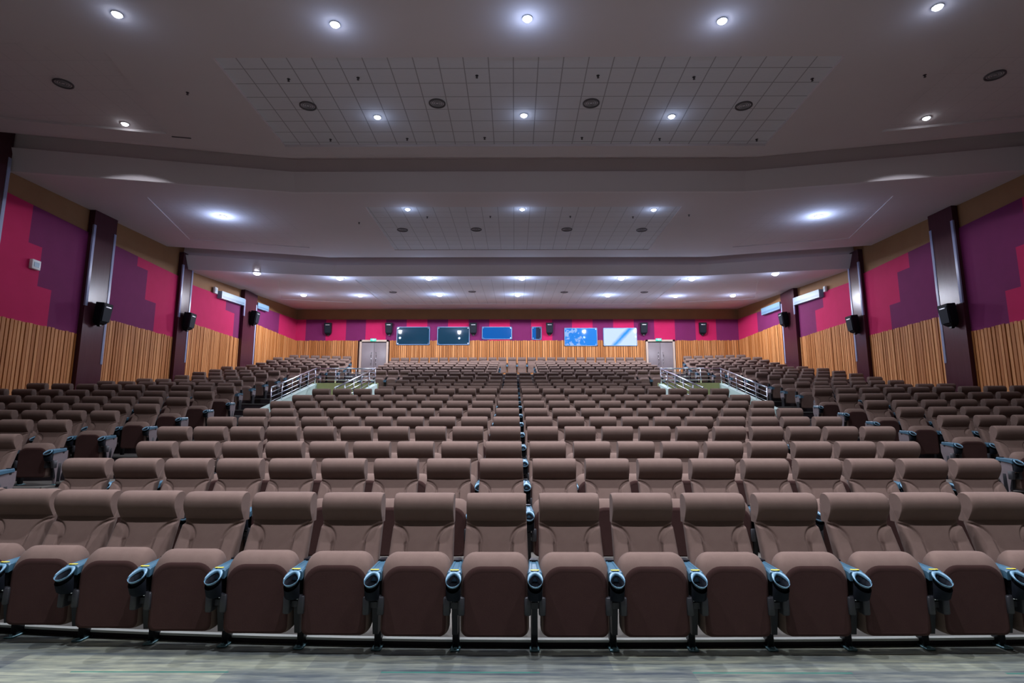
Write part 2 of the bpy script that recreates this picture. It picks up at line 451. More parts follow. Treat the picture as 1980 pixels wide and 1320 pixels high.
# doors
def door(n, xc, lab):
    e = structure(empty('door_%d' % n, (xc, 34.0, 4.66)), lab)
    f = MB(); f.box(-.86, -.745, -.07, .04, 0, 2.27); f.box(.745, .86, -.07, .04, 0, 2.27); f.box(-.86, .86, -.07, .04, 2.16, 2.27)
    f.obj('door_frame', [M_FRAME], e)
    d = MB(); d.box(-.745, .745, .0, .03, 2.11, 2.16); d.obj('door_closer_gap', [M_RISER], e)
    for sgn in (-1, 1):
        a, b = sorted((sgn * .006, sgn * .742))
        d = MB(); d.rbox(a, b, -.01, .03, .01, 2.10, .008); leaf = d.obj('door_leaf', [M_DOOR], e)
        h = MB(); x = sgn * .13
        h.path([(x, -.015, 1.52), (x, -.07, 1.50), (x + sgn * .03, -.08, 1.25), (x - sgn * .02, -.08, 1.0), (x + sgn * .02, -.08, .80), (x, -.015, .74)], .016, 8)
        h.obj('door_handle', [M_CHROME], leaf)
door(1, -8.56, 'grey double door at the left of the back wall')
door(2, 8.58, 'grey double door at the right of the back wall')
for xc, sd in ((-8.60, 'left'), (8.47, 'right')):
    m = MB(); m.rbox(-.17, .17, -.05, .03, -.075, .075, .01, 0)
    o = m.obj('exit_sign', [M_EXIT], loc=(xc, 33.90, 6.92)); tag(o, 'small green lit exit sign above the %s grey double door' % sd, 'exit sign', 'exit signs over the doors')
    k = MB(); k.box(-.03, .03, -.058, -.05, -.05, .05); k.tube((.0, -.054, .0), (.05, -.054, -.04), .008, 6); k.box(-.12, -.05, -.058, -.05, -.012, .012); k.box(.07, .12, -.058, -.05, -.03, .03)
    k.obj('sign_symbol', [M_EXITW], o)

# booth windows
def glass_mat(name, tint, rough=.03):
    m = mat(name, tint, rough); b = m.node_tree.nodes['Principled BSDF']; b.inputs['Coat Weight'].default_value = 1.0; b.inputs['Coat Roughness'].default_value = .02; return m
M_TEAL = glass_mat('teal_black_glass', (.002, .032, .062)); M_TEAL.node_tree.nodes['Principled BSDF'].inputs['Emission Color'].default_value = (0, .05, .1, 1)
M_BLUEG = mat('pane_glow_blue', (.004, .03, .10), .06, emit=(.0, .075, .32), estr=.95, spec=.4)  # the pane itself emits an even blue
M_NAVYG = mat('booth_dark_navy', (.004, .012, .04), .1, coat=1)
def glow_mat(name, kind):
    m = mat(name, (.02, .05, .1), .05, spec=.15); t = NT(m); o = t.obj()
    if kind == 'blue':      # pane reflections painted as emission: blue with scattered white at the left
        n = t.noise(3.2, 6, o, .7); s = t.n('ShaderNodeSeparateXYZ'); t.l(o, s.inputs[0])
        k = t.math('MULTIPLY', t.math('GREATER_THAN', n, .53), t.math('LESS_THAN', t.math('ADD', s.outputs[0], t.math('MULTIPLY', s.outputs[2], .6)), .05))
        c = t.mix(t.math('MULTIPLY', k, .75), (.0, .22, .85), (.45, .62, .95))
    else:                   # pane reflection painted as emission: pale, crossed by a blue band
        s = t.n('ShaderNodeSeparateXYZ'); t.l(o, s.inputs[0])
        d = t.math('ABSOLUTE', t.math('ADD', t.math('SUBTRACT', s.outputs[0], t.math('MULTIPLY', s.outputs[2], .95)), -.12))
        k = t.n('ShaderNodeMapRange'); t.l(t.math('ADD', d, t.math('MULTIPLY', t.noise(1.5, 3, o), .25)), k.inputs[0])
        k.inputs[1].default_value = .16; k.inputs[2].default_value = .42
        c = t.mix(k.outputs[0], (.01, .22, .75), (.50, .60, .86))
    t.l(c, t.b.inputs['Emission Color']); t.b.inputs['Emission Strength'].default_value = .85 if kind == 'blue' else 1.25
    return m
M_REFLB = glow_mat('reflection_glow_blue', 'blue'); M_REFLW = glow_mat('reflection_glow_pale', 'pale')
def window(n, x0, x1, z0, z1, panes, lab, proud=.05):
    xc, zc_ = (x0 + x1) / 2, (z0 + z1) / 2; hx, hz = (x1 - x0) / 2, (z1 - z0) / 2
    e = structure(empty('window_%d' % n, (xc, 34.0, zc_)), lab)
    f = MB(); y0, y1 = -proud - .02, -.0
    t_ = .035
    f.box(-hx, hx, y0, y1, -hz, -hz + t_); f.box(-hx, hx, y0, y1, hz - t_, hz); f.box(-hx, -hx + t_, y0, y1, -hz, hz); f.box(hx - t_, hx, y0, y1, -hz, hz)
    f.obj('window_frame', [mat('window_frame_%d' % n, (.10, .22, .42), .4)], e)
    for a, b, mm in panes:
        g = MB(); g.box(-hx + t_ + a * (2 * hx - 2 * t_), -hx + t_ + b * (2 * hx - 2 * t_), -proud - .008, -proud + .004, -hz + t_, hz - t_); g.obj('pane', [mm], e)
    c = MB()
    for sx in (-1, 1):
        for sz in (-1, 1): c.tube((sx * (hx - .09), -proud - .045, sz * (hz - .09)), (sx * (hx - .09), -proud, sz * (hz - .09)), .025, 10)
    c.obj('bolt', [M_CHROME], e)
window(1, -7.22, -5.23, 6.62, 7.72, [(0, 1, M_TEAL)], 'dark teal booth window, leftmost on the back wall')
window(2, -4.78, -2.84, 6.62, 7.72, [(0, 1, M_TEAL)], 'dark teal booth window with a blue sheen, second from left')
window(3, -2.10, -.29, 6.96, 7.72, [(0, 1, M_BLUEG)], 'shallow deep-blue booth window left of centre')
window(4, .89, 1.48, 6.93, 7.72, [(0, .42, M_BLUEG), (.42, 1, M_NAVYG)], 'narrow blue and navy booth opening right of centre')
window(5, 2.85, 4.82, 6.55, 7.65, [(0, 1, M_REFLB)], 'bright blue booth window, second from right')
window(6, 5.18, 7.20, 6.55, 7.65, [(0, 1, M_REFLW)], 'pale bright booth window, rightmost on the back wall')

# ------------------------------------------------------------------ ceilings
def flat_with_holes(name, outer, holes, zf, panel_mats, mats, rec=.06, thick=.05, label=None):
    """ceiling surface (seen from below) with tiled panels recessed by rec"""
    import bmesh
    bm = bmesh.new()
    loops = []
    for poly in [outer] + holes:
        vs = [bm.verts.new((x, y, zf(y))) for x, y in poly]
        es = [bm.edges.new((vs[i], vs[(i + 1) % len(vs)])) for i in range(len(vs))]
        loops.append(es)
    bmesh.ops.triangle_fill(bm, use_beauty=True, use_dissolve=False, edges=[e for l in loops for e in l])
    for f in bm.faces: f.material_index = 0
    # recess sides
    for poly in holes:
        n = len(poly)
        for i in range(n):
            a, b = poly[i], poly[(i + 1) % n]
            f = bm.faces.new([bm.verts.new(p) for p in ((a[0], a[1], zf(a[1])), (b[0], b[1], zf(b[1])), (b[0], b[1], zf(b[1]) + rec), (a[0], a[1], zf(a[1]) + rec))])
    # closed slab above so that it has thickness
    top = [bm.verts.new((x, y, zf(y) + .5)) for x, y in outer]
    bm.faces.new(top)
    bmesh.ops.recalc_face_normals(bm, faces=bm.faces)
    me = bpy.data.meshes.new(name); bm.to_mesh(me); bm.free()
    for m_ in mats: me.materials.append(m_)
    o = bpy.data.objects.new(name, me); COL.objects.link(o); structure(o, label)
    for poly, pm in zip(holes, panel_mats):
        m = MB(); b = len(m.v)
        m.v += [(x, y, zf(y) + rec) for x, y in poly] + [(x, y, zf(y) + rec + .03) for x, y in poly]
        n = len(poly)
        m.face(list(range(n))); m.face([n + k for k in range(n)])
        for i in range(n): m.face([i, (i + 1) % n, n + (i + 1) % n, n + i])
        m.obj('ceiling_tile_panel', [pm], o)
    return o

BEND1, BEND2 = 6.4, 7.7
def line1(x, y): return y if abs(x) <= BEND1 else y - (abs(x) - BEND1) * .215
def line2(x, y): return y if abs(x) <= BEND2 else y - (abs(x) - BEND2) * .27
Z1 = lambda y: 8.77
Z2 = lambda y: 8.28 + .034 * (y - 15.55)
Z3 = lambda y: 8.02 + .076 * (y - 23.5)
X1 = XW
def edge(fn, y, bend): return [(-X1, fn(-X1, y)), (-bend, y), (bend, y), (X1, fn(X1, y))]
e1a = edge(line1, 14.25, BEND1)     # back edge of the first ceiling
flat_with_holes('ceiling', [(X1, -7.0), (-X1, -7.0)] + e1a,
    [[(-6.08, 10.25), (6.33, 10.25), (6.30, 13.82), (-6.06, 13.82)],
     [(-8.05, 10.1), (-8.72, 13.18), (-12.35, 12.42), (-11.6, 9.4)][::-1],
     [(8.45, 10.1), (8.85, 13.14), (12.5, 12.36), (11.8, 9.4)]], Z1, [M_TILE1, M_TILE4, M_TILE4], [M_CEIL])
e1b = edge(line1, 15.50, BEND1); e2a = edge(line2, 22.45, BEND2)
flat_with_holes('ceiling', e1b[::-1] + e2a,
    [[(-4.72, 16.75), (4.98, 16.75), (5.06, 21.48), (-4.80, 21.48)],
     [(-10.9, 15.9), (-12.0, 20.05), (-8.0, 21.15), (-7.3, 17.0)][::-1],
     [(10.9, 15.9), (12.0, 20.05), (8.2, 21.15), (7.5, 17.0)]], Z2, [M_TILE2, M_TILE4, M_TILE4], [M_CEIL], rec=.02)
e2b = edge(line2, 23.62, BEND2)
flat_with_holes('ceiling', e2b[::-1] + [(-X1, 34.06), (X1, 34.06)],
    [[(-7.15, 24.4), (7.15, 24.4), (7.6, 31.95), (-7.6, 31.95)],
     [(-10.6, 24.6), (-12.7, 30.05), (-9.2, 31.3), (-8.2, 25.3)][::-1],
     [(10.6, 24.6), (12.7, 30.05), (9.2, 31.3), (8.2, 25.3)]], Z3, [M_TILE3, M_TILE4, M_TILE4], [M_CEIL], rec=.02)

def strip(name, fn, bend, prof, mats, n_flank=6, parent=None, label=None, zrel=None):
    """profile (dy, z) swept along the bent line; dy added to y"""
    m = MB()
    xs = sorted(set([-X1 + i * (X1 - bend) / n_flank for i in range(n_flank + 1)] + [bend + i * (X1 - bend) / n_flank for i in range(n_flank + 1)]))
    rings = [[(x, fn(x, y), z if z > 0 else zrel(fn(x, y)) + .0) for y, z in prof] for x in xs]
    m.loft(rings, 0, caps=True, smooth=False)
    o = m.obj(name, mats, parent)
    if parent is None: structure(o, label)
    return o
# step 1: rounded edge, dark recess, sloping fascia
strip('trim_1', line1, BEND1, [(14.25, 8.77), (14.42, 8.79), (14.58, 8.85), (14.72, 8.95), (14.85, 9.10), (15.5, 9.25), (15.5, 9.40), (14.2, 9.40)], [M_CEIL], label='rounded cove above the first ceiling step')
strip('trim_2', line1, BEND1, [(15.30, 8.79), (15.50, 0), (15.62, 0), (15.62, 9.40), (15.48, 9.40), (15.44, 8.79)], [M_FASCIA], label='fascia of the first ceiling step', zrel=lambda y: Z2(y) - .012)
strip('trim_3', line2, BEND2, [(22.45, Z2(22.45)), (22.60, 8.54), (22.72, 8.60), (22.85, 8.72), (23.6, 8.85), (23.6, 9.0), (22.4, 9.0)], [M_CEIL], label='rounded cove above the second ceiling step')
strip('trim_4', line2, BEND2, [(23.34, 8.43), (23.60, 0), (23.75, 0), (23.75, 9.0), (23.62, 9.0), (23.52, 8.43)], [M_FASCIA], label='fascia of the second ceiling step', zrel=lambda y: Z3(y) - .012)

# ceiling fittings ---------------------------------------------------
ALT = {1: Z1, 2: Z2, 3: Z3}
def disc(m, r, z0, z1, n=20, mi=0, r2=None):
    r2 = r if r2 is None else r2
    m.loft([[(r * math.cos(2 * PI * k / n), r * math.sin(2 * PI * k / n), z0) for k in range(n)], [(r2 * math.cos(2 * PI * k / n), r2 * math.sin(2 * PI * k / n), z1) for k in range(n)]], mi)
def ringmesh(m, ro, ri, z0, z1, n=20, mi=0):
    R = lambda r, z: [(r * math.cos(2 * PI * k / n), r * math.sin(2 * PI * k / n), z) for k in range(n)]
    m.loft([R(ro, z1), R(ro, z0), R(ri, z0), R(ri, z1), R(ro, z1)], mi, caps=False)
_mr = MB(); ringmesh(_mr, .098, .080, -.012, .02); ME_RING = _mr.mesh('downlight_ring', [M_LAMPRING])
_ml = MB(); _ml.loft([[(.081 * math.cos(a) * math.cos(2 * PI * k / 20), .081 * math.cos(a) * math.sin(2 * PI * k / 20), -.055 * math.sin(a)) for k in range(20)] for a in (-.1, 0, .35, .7, 1.05, 1.4)]); ME_LENS = _ml.mesh('downlight_lens', [M_LENS])
def lamp(x, y, bay, lab, power, halo, scale=1.0, rec=.06, cone=120, blend=.6, aim=None):
    z = ALT[bay](y) + rec - .005
    o = bpy.data.objects.new('downlight', ME_RING); COL.objects.link(o); o.location = (x, y, z); o.scale = (scale,) * 3
    tag(o, lab, 'ceiling light', 'round ceiling downlights')
    l = bpy.data.objects.new('lens', ME_LENS); COL.objects.link(l); l.parent = o
    ld = bpy.data.lights.new('downlight_beam', 'SPOT'); ld.energy = power; ld.color = LAMP_COL
    ld.spot_size = math.radians(cone); ld.spot_blend = blend; ld.shadow_soft_size = .07
    lo = bpy.data.objects.new('downlight_beam', ld); COL.objects.link(lo); lo.parent = o; lo.location = (0, 0, -.075)
    if aim:      # tilted lamp that grazes the fascia behind it
        a_ = Vector((aim[0], aim[1], 0)).normalized() * .419 + Vector((0, 0, -.908)); lo.rotation_euler = a_.to_track_quat('-Z', 'Y').to_euler()
    if halo:  # added point light under the lens imitates the halo around the lamp
        pd = bpy.data.lights.new('downlight_halo_fill', 'POINT'); pd.energy = halo; pd.color = (.45, .62, 1.0); pd.shadow_soft_size = .05
        po = bpy.data.objects.new('downlight_halo_fill', pd); COL.objects.link(po); po.parent = o; po.location = (0, 0, -.30)
C1 = [(-7.12, 9.04), (-3.37, 9.31), (.09, 9.18), (3.57, 9.25), (7.17, 8.93)]
C1b = [(-9.50, 12.77), (-3.36, 12.50), (.08, 12.44), (3.55, 12.50), (9.58, 12.60)]
C2 = [(-9.56, 17.61), (-3.46, 16.97), (.10, 16.99), (4.20, 17.05), (9.65, 17.65)]
C3 = [(-10.75, 22.86), (-7.68, 24.00), (-3.84, 24.03), (.18, 24.05), (4.47, 24.08), (7.56, 24.22), (10.67, 23.10)]
C3b = [(-10.93, 28.58), (-8.07, 28.76), (-3.98, 28.62), (.02, 28.65), (4.66, 28.85), (8.20, 29.04), (11.11, 28.89)]
P5 = ['leftmost of five', 'second from left of five', 'middle one of five', 'second from right of five', 'rightmost of five']
P7 = ['leftmost of seven', 'second from left of seven', 'third from left of seven', 'middle one of seven', 'third from right of seven', 'second from right of seven', 'rightmost of seven']
for i, (x, y) in enumerate(C1): lamp(x, y, 1, 'bright round downlight, %s in the line nearest the viewer' % P5[i], LAMP * (.3, 1.3, 2.1, 1.3, .3)[i], (1.5 if i in (0, 4) else 3) if i != 2 else 6, 1.0, 0.0, 96 if i in (0, 4) else 110)
for i, (x, y) in enumerate(C1b):
    o_ = i in (0, 4); lamp(x, y, 1, 'round downlight, %s across the nearest tiled ceiling panels' % P5[i], LAMP * (.26 if o_ else .95), 0 if o_ else 1.5, .95, .06, 110, .05 if o_ else .6, {0: (-.9, 1.73), 4: (.62, 1.9)}.get(i))
for i, (x, y) in enumerate(C2):
    big = i in (0, 4); lamp(x, y, 2, 'round downlight, %s across the middle ceiling' % P5[i], LAMP * (.6 if big else .8), 30 if big else 3, 1.3 if big else .95, .02, 104 if big else 112, .6)
for i, (x, y) in enumerate(C3): lamp(x, y, 3, 'round downlight, %s just behind the second ceiling step' % P7[i], LAMP * (.3 if i in (0, 6) else .6), 14 if i in (0, 6) else 36, 1.8, .0, 102, .6)
for i, (x, y) in enumerate(C3b): lamp(x, y, 3, 'round downlight, %s in the row nearest the back wall' % P7[i], LAMP * (.6 if i in (0, 6) else 1.8), 18 if i in (0, 6) else 34, 1.8, .02, 176, .05)
# the same ceiling carries on over the viewer with more lines of lamps
for i, x in enumerate((-7.1, -3.4, .1, 3.6, 7.2)): lamp(x, 5.7, 1, 'round downlight, %s in the line over the front row' % P5[i], LAMP * (.3, 1.4, 2.3, 1.4, .3)[i], 0, 1.0, 0.0, 96 if i in (0, 4) else 105)
for i, x in enumerate((-7.1, -3.4, .1, 3.6, 7.2)): lamp(x, 2.3, 1, 'round downlight, %s in the line over the viewer' % P5[i], LAMP * (.3, 1.4, 2.3, 1.4, .3)[i], 0, 1.0, 0.0, 96 if i in (0, 4) else 105)

_mv = MB(); ringmesh(_mv, .19, .155, -.02, .02, 24); ME_VR = _mv.mesh('air_diffuser', [M_DIFF])
_mv = MB()
for rr in (.04, .08, .12): ringmesh(_mv, rr + .012, rr - .004, -.012, .006, 24)
disc(_mv, .155, .004, .012, 24)
ME_VB = _mv.mesh('diffuser_blades', [M_DIFF2])
def vent(x, y, bay, rec, lab):
    o = bpy.data.objects.new('air_diffuser', ME_VR); COL.objects.link(o); o.location = (x, y, ALT[bay](y) + rec)
    b = bpy.data.objects.new('blades', ME_VB); COL.objects.link(b); b.parent = o
    tag(o, lab, 'air vent', 'round ceiling air diffusers')
P4 = ['leftmost of four', 'second from left of four', 'second from right of four', 'rightmost of four']
for i, (x, y) in enumerate([(-4.83, 12.03), (-1.88, 11.94), (1.59, 11.95), (5.07, 12.07)]): vent(x, y, 1, .06, 'round dark air diffuser, %s in the nearest tiled panel' % P4[i])
vent(-9.73, 11.16, 1, .06, 'round dark air diffuser in the dim tiled panel at upper left'); vent(9.84, 10.96, 1, .06, 'round dark air diffuser in the dim tiled panel at upper right')
for i, (x, y) in enumerate([(-4.02, 19.02), (-1.46, 18.98), (1.67, 18.99), (4.27, 19.06)]): vent(x, y, 2, .02, 'round dark air diffuser, %s in the middle tiled panel' % P4[i])
for i, (x, y) in enumerate([(-6.19, 27.81), (-2.24, 27.68), (2.34, 27.86), (6.33, 27.89)]): vent(x, y, 3, .02, 'round dark air diffuser, %s between the two rear lamp rows' % P4[i])
_ms = MB(); disc(_ms, .035, -.004, .01, 12); disc(_ms, .014, -.045, -.004, 8); disc(_ms, .026, -.05, -.045, 10); ME_SP = _ms.mesh('sprinkler_head', [M_DOT])
def sprinkler(x, y, bay, rec, lab):
    o = bpy.data.objects.new('sprinkler_head', ME_SP); COL.objects.link(o); o.location = (x, y, ALT[bay](y) + rec); tag(o, lab, 'sprinkler', 'small ceiling sprinkler heads')
P6 = ['leftmost of six', 'second of six', 'third of six', 'fourth of six', 'fifth of six', 'rightmost of six']
for i, (x, y) in enumerate([(-4.88, 11.03), (-3.41, 10.99), (-.92, 10.93), (1.60, 10.94), (3.61, 11.00), (6.11, 11.07)]): sprinkler(x, y, 1, .06, 'tiny dark sprinkler, %s along the front of the nearest panel' % P6[i])
for i, (x, y) in enumerate([(-4.80, 13.55), (-2.85, 13.52), (-.89, 13.48), (1.56, 13.49), (3.53, 13.55), (6.00, 13.60)]): sprinkler(x, y, 1, .06, 'tiny dark sprinkler, %s along the rear of the nearest panel' % P6[i])
for x, y, sd in ((-7.22, 11.41, 'left'), (8.31, 10.86, 'right')): sprinkler(x, y, 1, 0 if sd == 'left' else 0, 'tiny dark sprinkler on plain plaster %s of the nearest panel' % sd)
for i, (x, y) in enumerate([(-2.96, 17.69), (-.92, 17.65), (1.66, 17.66), (3.69, 17.72)]): sprinkler(x, y, 2, .02, 'tiny dark sprinkler, %s in the middle tiled panel' % P4[i])
for x, y, sd in ((-5.3, 18.19, 'left of the middle tiled panel'), (5.43, 17.49, 'right of the middle tiled panel')): sprinkler(x, y, 2, 0, 'tiny dark sprinkler on plain plaster just ' + sd)
m = MB(); m.box(-.22, .22, -.02, .02, -.012, .02); o = m.obj('slot_diffuser', [M_DIFF], loc=(-8.45, 13.32, 8.77)); o.rotation_euler = (0, 0, .2); tag(o, 'short dark slot vent in the left of the nearest ceiling', 'air vent')

# ------------------------------------------------------------------ loudspeakers
def speaker_tree(loc, rz, tilt, lab, group, k=1.0):
    e = empty('loudspeaker', loc, rz); tag(e, lab, 'speaker', group); e.scale = (k,) * 3
    c = MB()
    R = lambda z, hw, yf, yb: [(-hw, yf + .015, z), (-hw + .015, yf, z), (hw - .015, yf, z), (hw, yf + .015, z), (hw * .8, yb, z), (-hw * .8, yb, z)]
    c.loft([R(-.36, .10, -.24, -.08), R(-.30, .16, -.31, -.07), R(-.22, .20, -.34, -.06), R(.34, .22, -.36, -.05), R(.36, .21, -.34, -.06)], 0, smooth=False)
    cab = c.obj('cabinet', [M_BLACK], e); cab.rotation_euler = (tilt, 0, 0)
    g = MB(); g.loft([[(x, y, z) for x, z in ((-.17, -.24), (.17, -.24), (.19, .30), (-.19, .30))] for y in (-.372, -.352)], 0, smooth=False)
    g.obj('grille', [M_GRILLE], cab)
    b = MB(); b.rbox(-.12, .12, -.378, -.370, .21, .25, .004); b.obj('badge', [M_SILVER], cab)
    b = MB(); b.box(-.06, .06, -.02, .0, -.12, .12); b.box(-.03, .03, -.12, -.02, -.40, .03); b.box(-.05, .05, -.2, -.1, -.44, -.34)
    b.obj('wall_bracket', [M_STEEL], e)
    return e
SPK = [(-11.30, 'above the rear seats at the far left'), (-7.65, 'left of the leftmost dark booth window'), (-2.60, 'between the second and third booth windows'),
       (1.95, 'just right of the narrow booth opening'), (7.58, 'right of the rightmost bright booth window'), (11.09, 'right of the right-hand double door')]
for x, where in SPK:
    speaker_tree((x, 34.0, 7.60), 0, .12, 'black wall loudspeaker on the back wall, ' + where, 'loudspeakers on the back wall')
for s, pts in ((-1, [(17.45, 5.15), (22.15, 5.81), (27.70, 7.05)]), (1, [(17.05, 5.0), (21.90, 5.63), (27.45, 6.91)])):
    for i, (y, z) in enumerate(pts):
        speaker_tree((s * (XW - (.18 if i < 2 else .20)), y, z), s * (-PI / 2 + .15 * 0) , .12, 'black loudspeaker on the %s dark pillar of the %s wall' % (['nearest', 'middle', 'rearmost'][i], 'left' if s < 0 else 'right'), 'loudspeakers on the side pillars', .95)

# ------------------------------------------------------------------ side-wall air units and boxes
def air_unit(s, ya, yb, za, zb, hgt, lab):
    e = empty('air_conditioner', (s * (XW - .04), (ya + yb) / 2, (za + zb) / 2)); tag(e, lab, 'air conditioner', 'pale wall air units')
    L = (yb - ya) / 2; dz = (zb - za) / 2; a, b = sorted((0, -s * .20)); m = MB()
    bb = [(x, y, z + (dz if y > 0 else -dz)) for x in (a, b) for y in (-L, L) for z in (0, hgt)]
    m.v += bb
    for f in ((0, 1, 3, 2), (4, 5, 7, 6), (0, 1, 5, 4), (2, 3, 7, 6), (0, 2, 6, 4), (1, 3, 7, 5)): m.face(list(f))
    m.obj('unit_shell', [M_AC], e)
    n = MB(); xo = -s * .205
    for f in (.12, .22, .32):
        n.v += [(xo, -L * .95, -dz * .95 + hgt * f), (xo, L * .95, dz * .95 + hgt * f), (xo, L * .95, dz * .95 + hgt * f + .03), (xo, -L * .95, -dz * .95 + hgt * f + .03)]
        k = len(n.v); n.face([k - 4, k - 3, k - 2, k - 1])
    n.obj('louvre', [M_AC2], e)
air_unit(-1, 24.75, 26.92, 7.34, 7.48, .33, 'long pale blue air unit left of the rearmost left pillar')
air_unit(-1, 28.32, 29.6, 7.66, 7.74, .30, 'pale air unit just behind the rearmost left pillar')
air_unit(1, 24.40, 26.65, 7.28, 7.42, .35, 'long pale blue air unit in front of the rearmost right pillar')
air_unit(1, 28.1, 30.25, 7.56, 7.66, .36, 'pale air unit just behind the rearmost right pillar')
def wall_box(s, y, z, h, wd, lab):
    m = MB(); a, b = sorted((s * (XW - .04), s * (XW - .14))); m.rbox(a, b, y - wd, y + wd, z - h, z + h, .015)
    n = MB(); o = m.obj('wall_control_box', [M_WHITE]); tag(o, lab, 'wall box')
    a, b = sorted((s * (XW - .14), s * (XW - .15))); n.box(a, b, y - wd * .6, y + wd * .6, z - h * .5, z + h * .5); n.obj('cover_plate', [M_AC], o)
wall_box(-1, 15.12, 6.02, .13, .14, 'small white box on the crimson panel of the left wall, nearest the viewer')
wall_box(-1, 24.45, 7.62, .14, .12, 'small white box beside the long air unit on the left wall')
wall_box(1, 24.15, 7.58, .12, .08, 'small pale box beside the long air unit on the right wall')

# ------------------------------------------------------------------ vomitory wells with parapets and railings
def well(s, sd):
    xo, xi = 8.6, 6.05
    X = lambda v: s * v
    m = MB()
    def wallq(x0, x1, pts):      # vertical wall between two x, polygon in (y,z)
        a, b = sorted((X(x0), X(x1))); k = len(m.v); n = len(pts)
        m.v += [(a, y, z) for y, z in pts] + [(b, y, z) for y, z in pts]
        m.face([k + i for i in range(n)]); m.face([k + n + i for i in range(n)])
        for i in range(n): j = (i + 1) % n; m.face([k + i, k + j, k + n + j, k + n + i])
    wallq(8.52, 8.72, [(19.2, 1.3), (24.35, 1.3), (24.35, 3.54), (19.75, 2.38), (19.2, 2.24)])
    wallq(5.95, 6.15, [(18.4, 1.3), (24.35, 1.3), (24.35, 3.52), (19.0, 2.30), (18.4, 2.16)])
    structure(m.obj('trim_parapet', [M_CREAM]), 'pale sloping parapet of the %s stairwell' % sd)
    m = MB(); a, b = sorted((X(5.95), X(8.72))); m.box(a, b, 24.25, 24.40, 1.3, 3.54)
    structure(m.obj('trim_stairwell_wall', [M_GREENWALL]), 'olive end wall of the %s stairwell' % sd)
    m = MB(); a, b = sorted((X(6.15), X(8.52))); m.box(a, b, 18.6, 24.25, .9, 1.4)
    structure(m.obj('floor', [M_TIER]))
    # railing: one welded assembly
    e = empty('railing', (X(7.3), 21.8, 2.3)); tag(e, 'stainless steel railing of three sides around the %s stairwell' % sd, 'railing', 'stairwell railings')
    off = Vector((-X(7.3), -21.8, -2.3))
    P = lambda x, y, z: tuple(Vector((X(x), y, z)) + off)
    A, B, C_, D = (8.6, 19.92, 3.02), (8.6, 24.3, 4.16), (6.05, 24.3, 4.15), (6.05, 18.85, 2.93)
    h = MB(); h.path([P(*A), P(*B), P(*C_), P(*D)], .030, 10); h.obj('handrail', [M_RAIL], e)
    r = MB()
    for dz in (.165, .33, .485):
        r.path([P(A[0], A[1], A[2] - dz), P(B[0], B[1], B[2] - dz), P(C_[0], C_[1], C_[2] - dz), P(D[0], D[1], D[2] - dz)], .014, 8)
    r.obj('crossbar', [M_RAIL], e)
    lerp = lambda p, q, t: tuple(a + (b - a) * t for a, b in zip(p, q))
    posts = [lerp(A, B, t) for t in (0, .21, .42, .61, .80, .985)] + [lerp(B, C_, t) for t in (.33, .67)] + [lerp(C_, D, t) for t in (.015, .2, .4, .6, .8, 1)]
    for (x, y, z) in posts:
        q = MB(); q.tube(P(x, y, z - .70), P(x, y, z), .022, 8); q.obj('post', [M_RAIL], e)
well(-1, 'left'); well(1, 'right')

# ------------------------------------------------------------------ the chair
def lerp1(a, b, t): return a + (b - a) * t
def smooth(t): t = max(0, min(1, t)); return t * t * (3 - 2 * t)

def backrest_mb(nu=84, nv=72):
    m = MB(); rings = []
    for j in range(nv + 1):
        t = (j / nv) ** .55 if nv > 10 else j / nv; z = lerp1(.34, .96, t); yc = .022 + .54 * (math.sqrt((z - .52) ** 2 + .0036) + (z - .52)) / 2
        hw = lerp1(.248, .229, t); th = .125 - .035 * t
        ring = []
        for i in range(nu + 1):
            u = -1 + 2 * i / nu
            # more samples near the ends
            x = hw * math.sin(u * PI / 2) * (.55) + hw * u * .45
            ax = abs(x)
            edge_ = max(0, (ax - (hw - .035)) / .035); y = .030 * (1 - math.sqrt(max(0, 1 - edge_ * edge_)))
            # bolster region
            if z > .70: d = math.sqrt(((hw + .012 - ax) / .122) ** 2 + ((z - .70) / .105) ** 2) - 1; d *= .11
            else: d = .132 - ax + (hw - .245) * 0
            if z <= .70: d = (.130 - ax)
            y += -.024 * smooth((.012 - d) / .018) + .016 * math.exp(-((d - .011) / .009) ** 2)
            y += .004 * (1 - (ax / hw) ** 2)        # gentle hollow in the middle
            ring.append((x, yc + y, z))
        ring += [(hw, yc + .05, z), (hw - .01, yc + th - .015, z), (hw - .03, yc + th, z), (-hw + .03, yc + th, z), (-hw + .01, yc + th - .015, z), (-hw, yc + .05, z)]
        rings.append(ring)
    m.loft(rings, 0); return m

def headrest_mb(n_x=5, full=True):
    prof = [(.222, .826), (.196, .850), (.170, .882), (.149, .918), (.139, .952), (.141, .985), (.156, 1.015), (.184, 1.038), (.222, 1.050), (.262, 1.050),
            (.285, 1.040), (.302, 1.020), (.310, .985), (.312, .93), (.312, .87), (.310, .826)]
    if not full: prof = prof[::2]
    cy, cz = .245, .93
    st = [(-.229, .86), (-.227, .90), (-.219, .95), (-.205, .982), (-.183, 1.0), (-.1, 1.0), (.0, 1.0), (.1, 1.0), (.183, 1.0), (.205, .982), (.219, .95), (.227, .90), (.229, .86)] if full else [(-.228, .92), (-.205, 1), (.205, 1), (.228, .92)]
    m = MB()
    m.loft([[(x, cy + (y - cy) * (k if y < .24 else (2 + k) / 3), cz + (z - cz) * ((1 + k) / 2 if z > .86 else 1)) for y, z in prof] for x, k in st], 0)
    return m

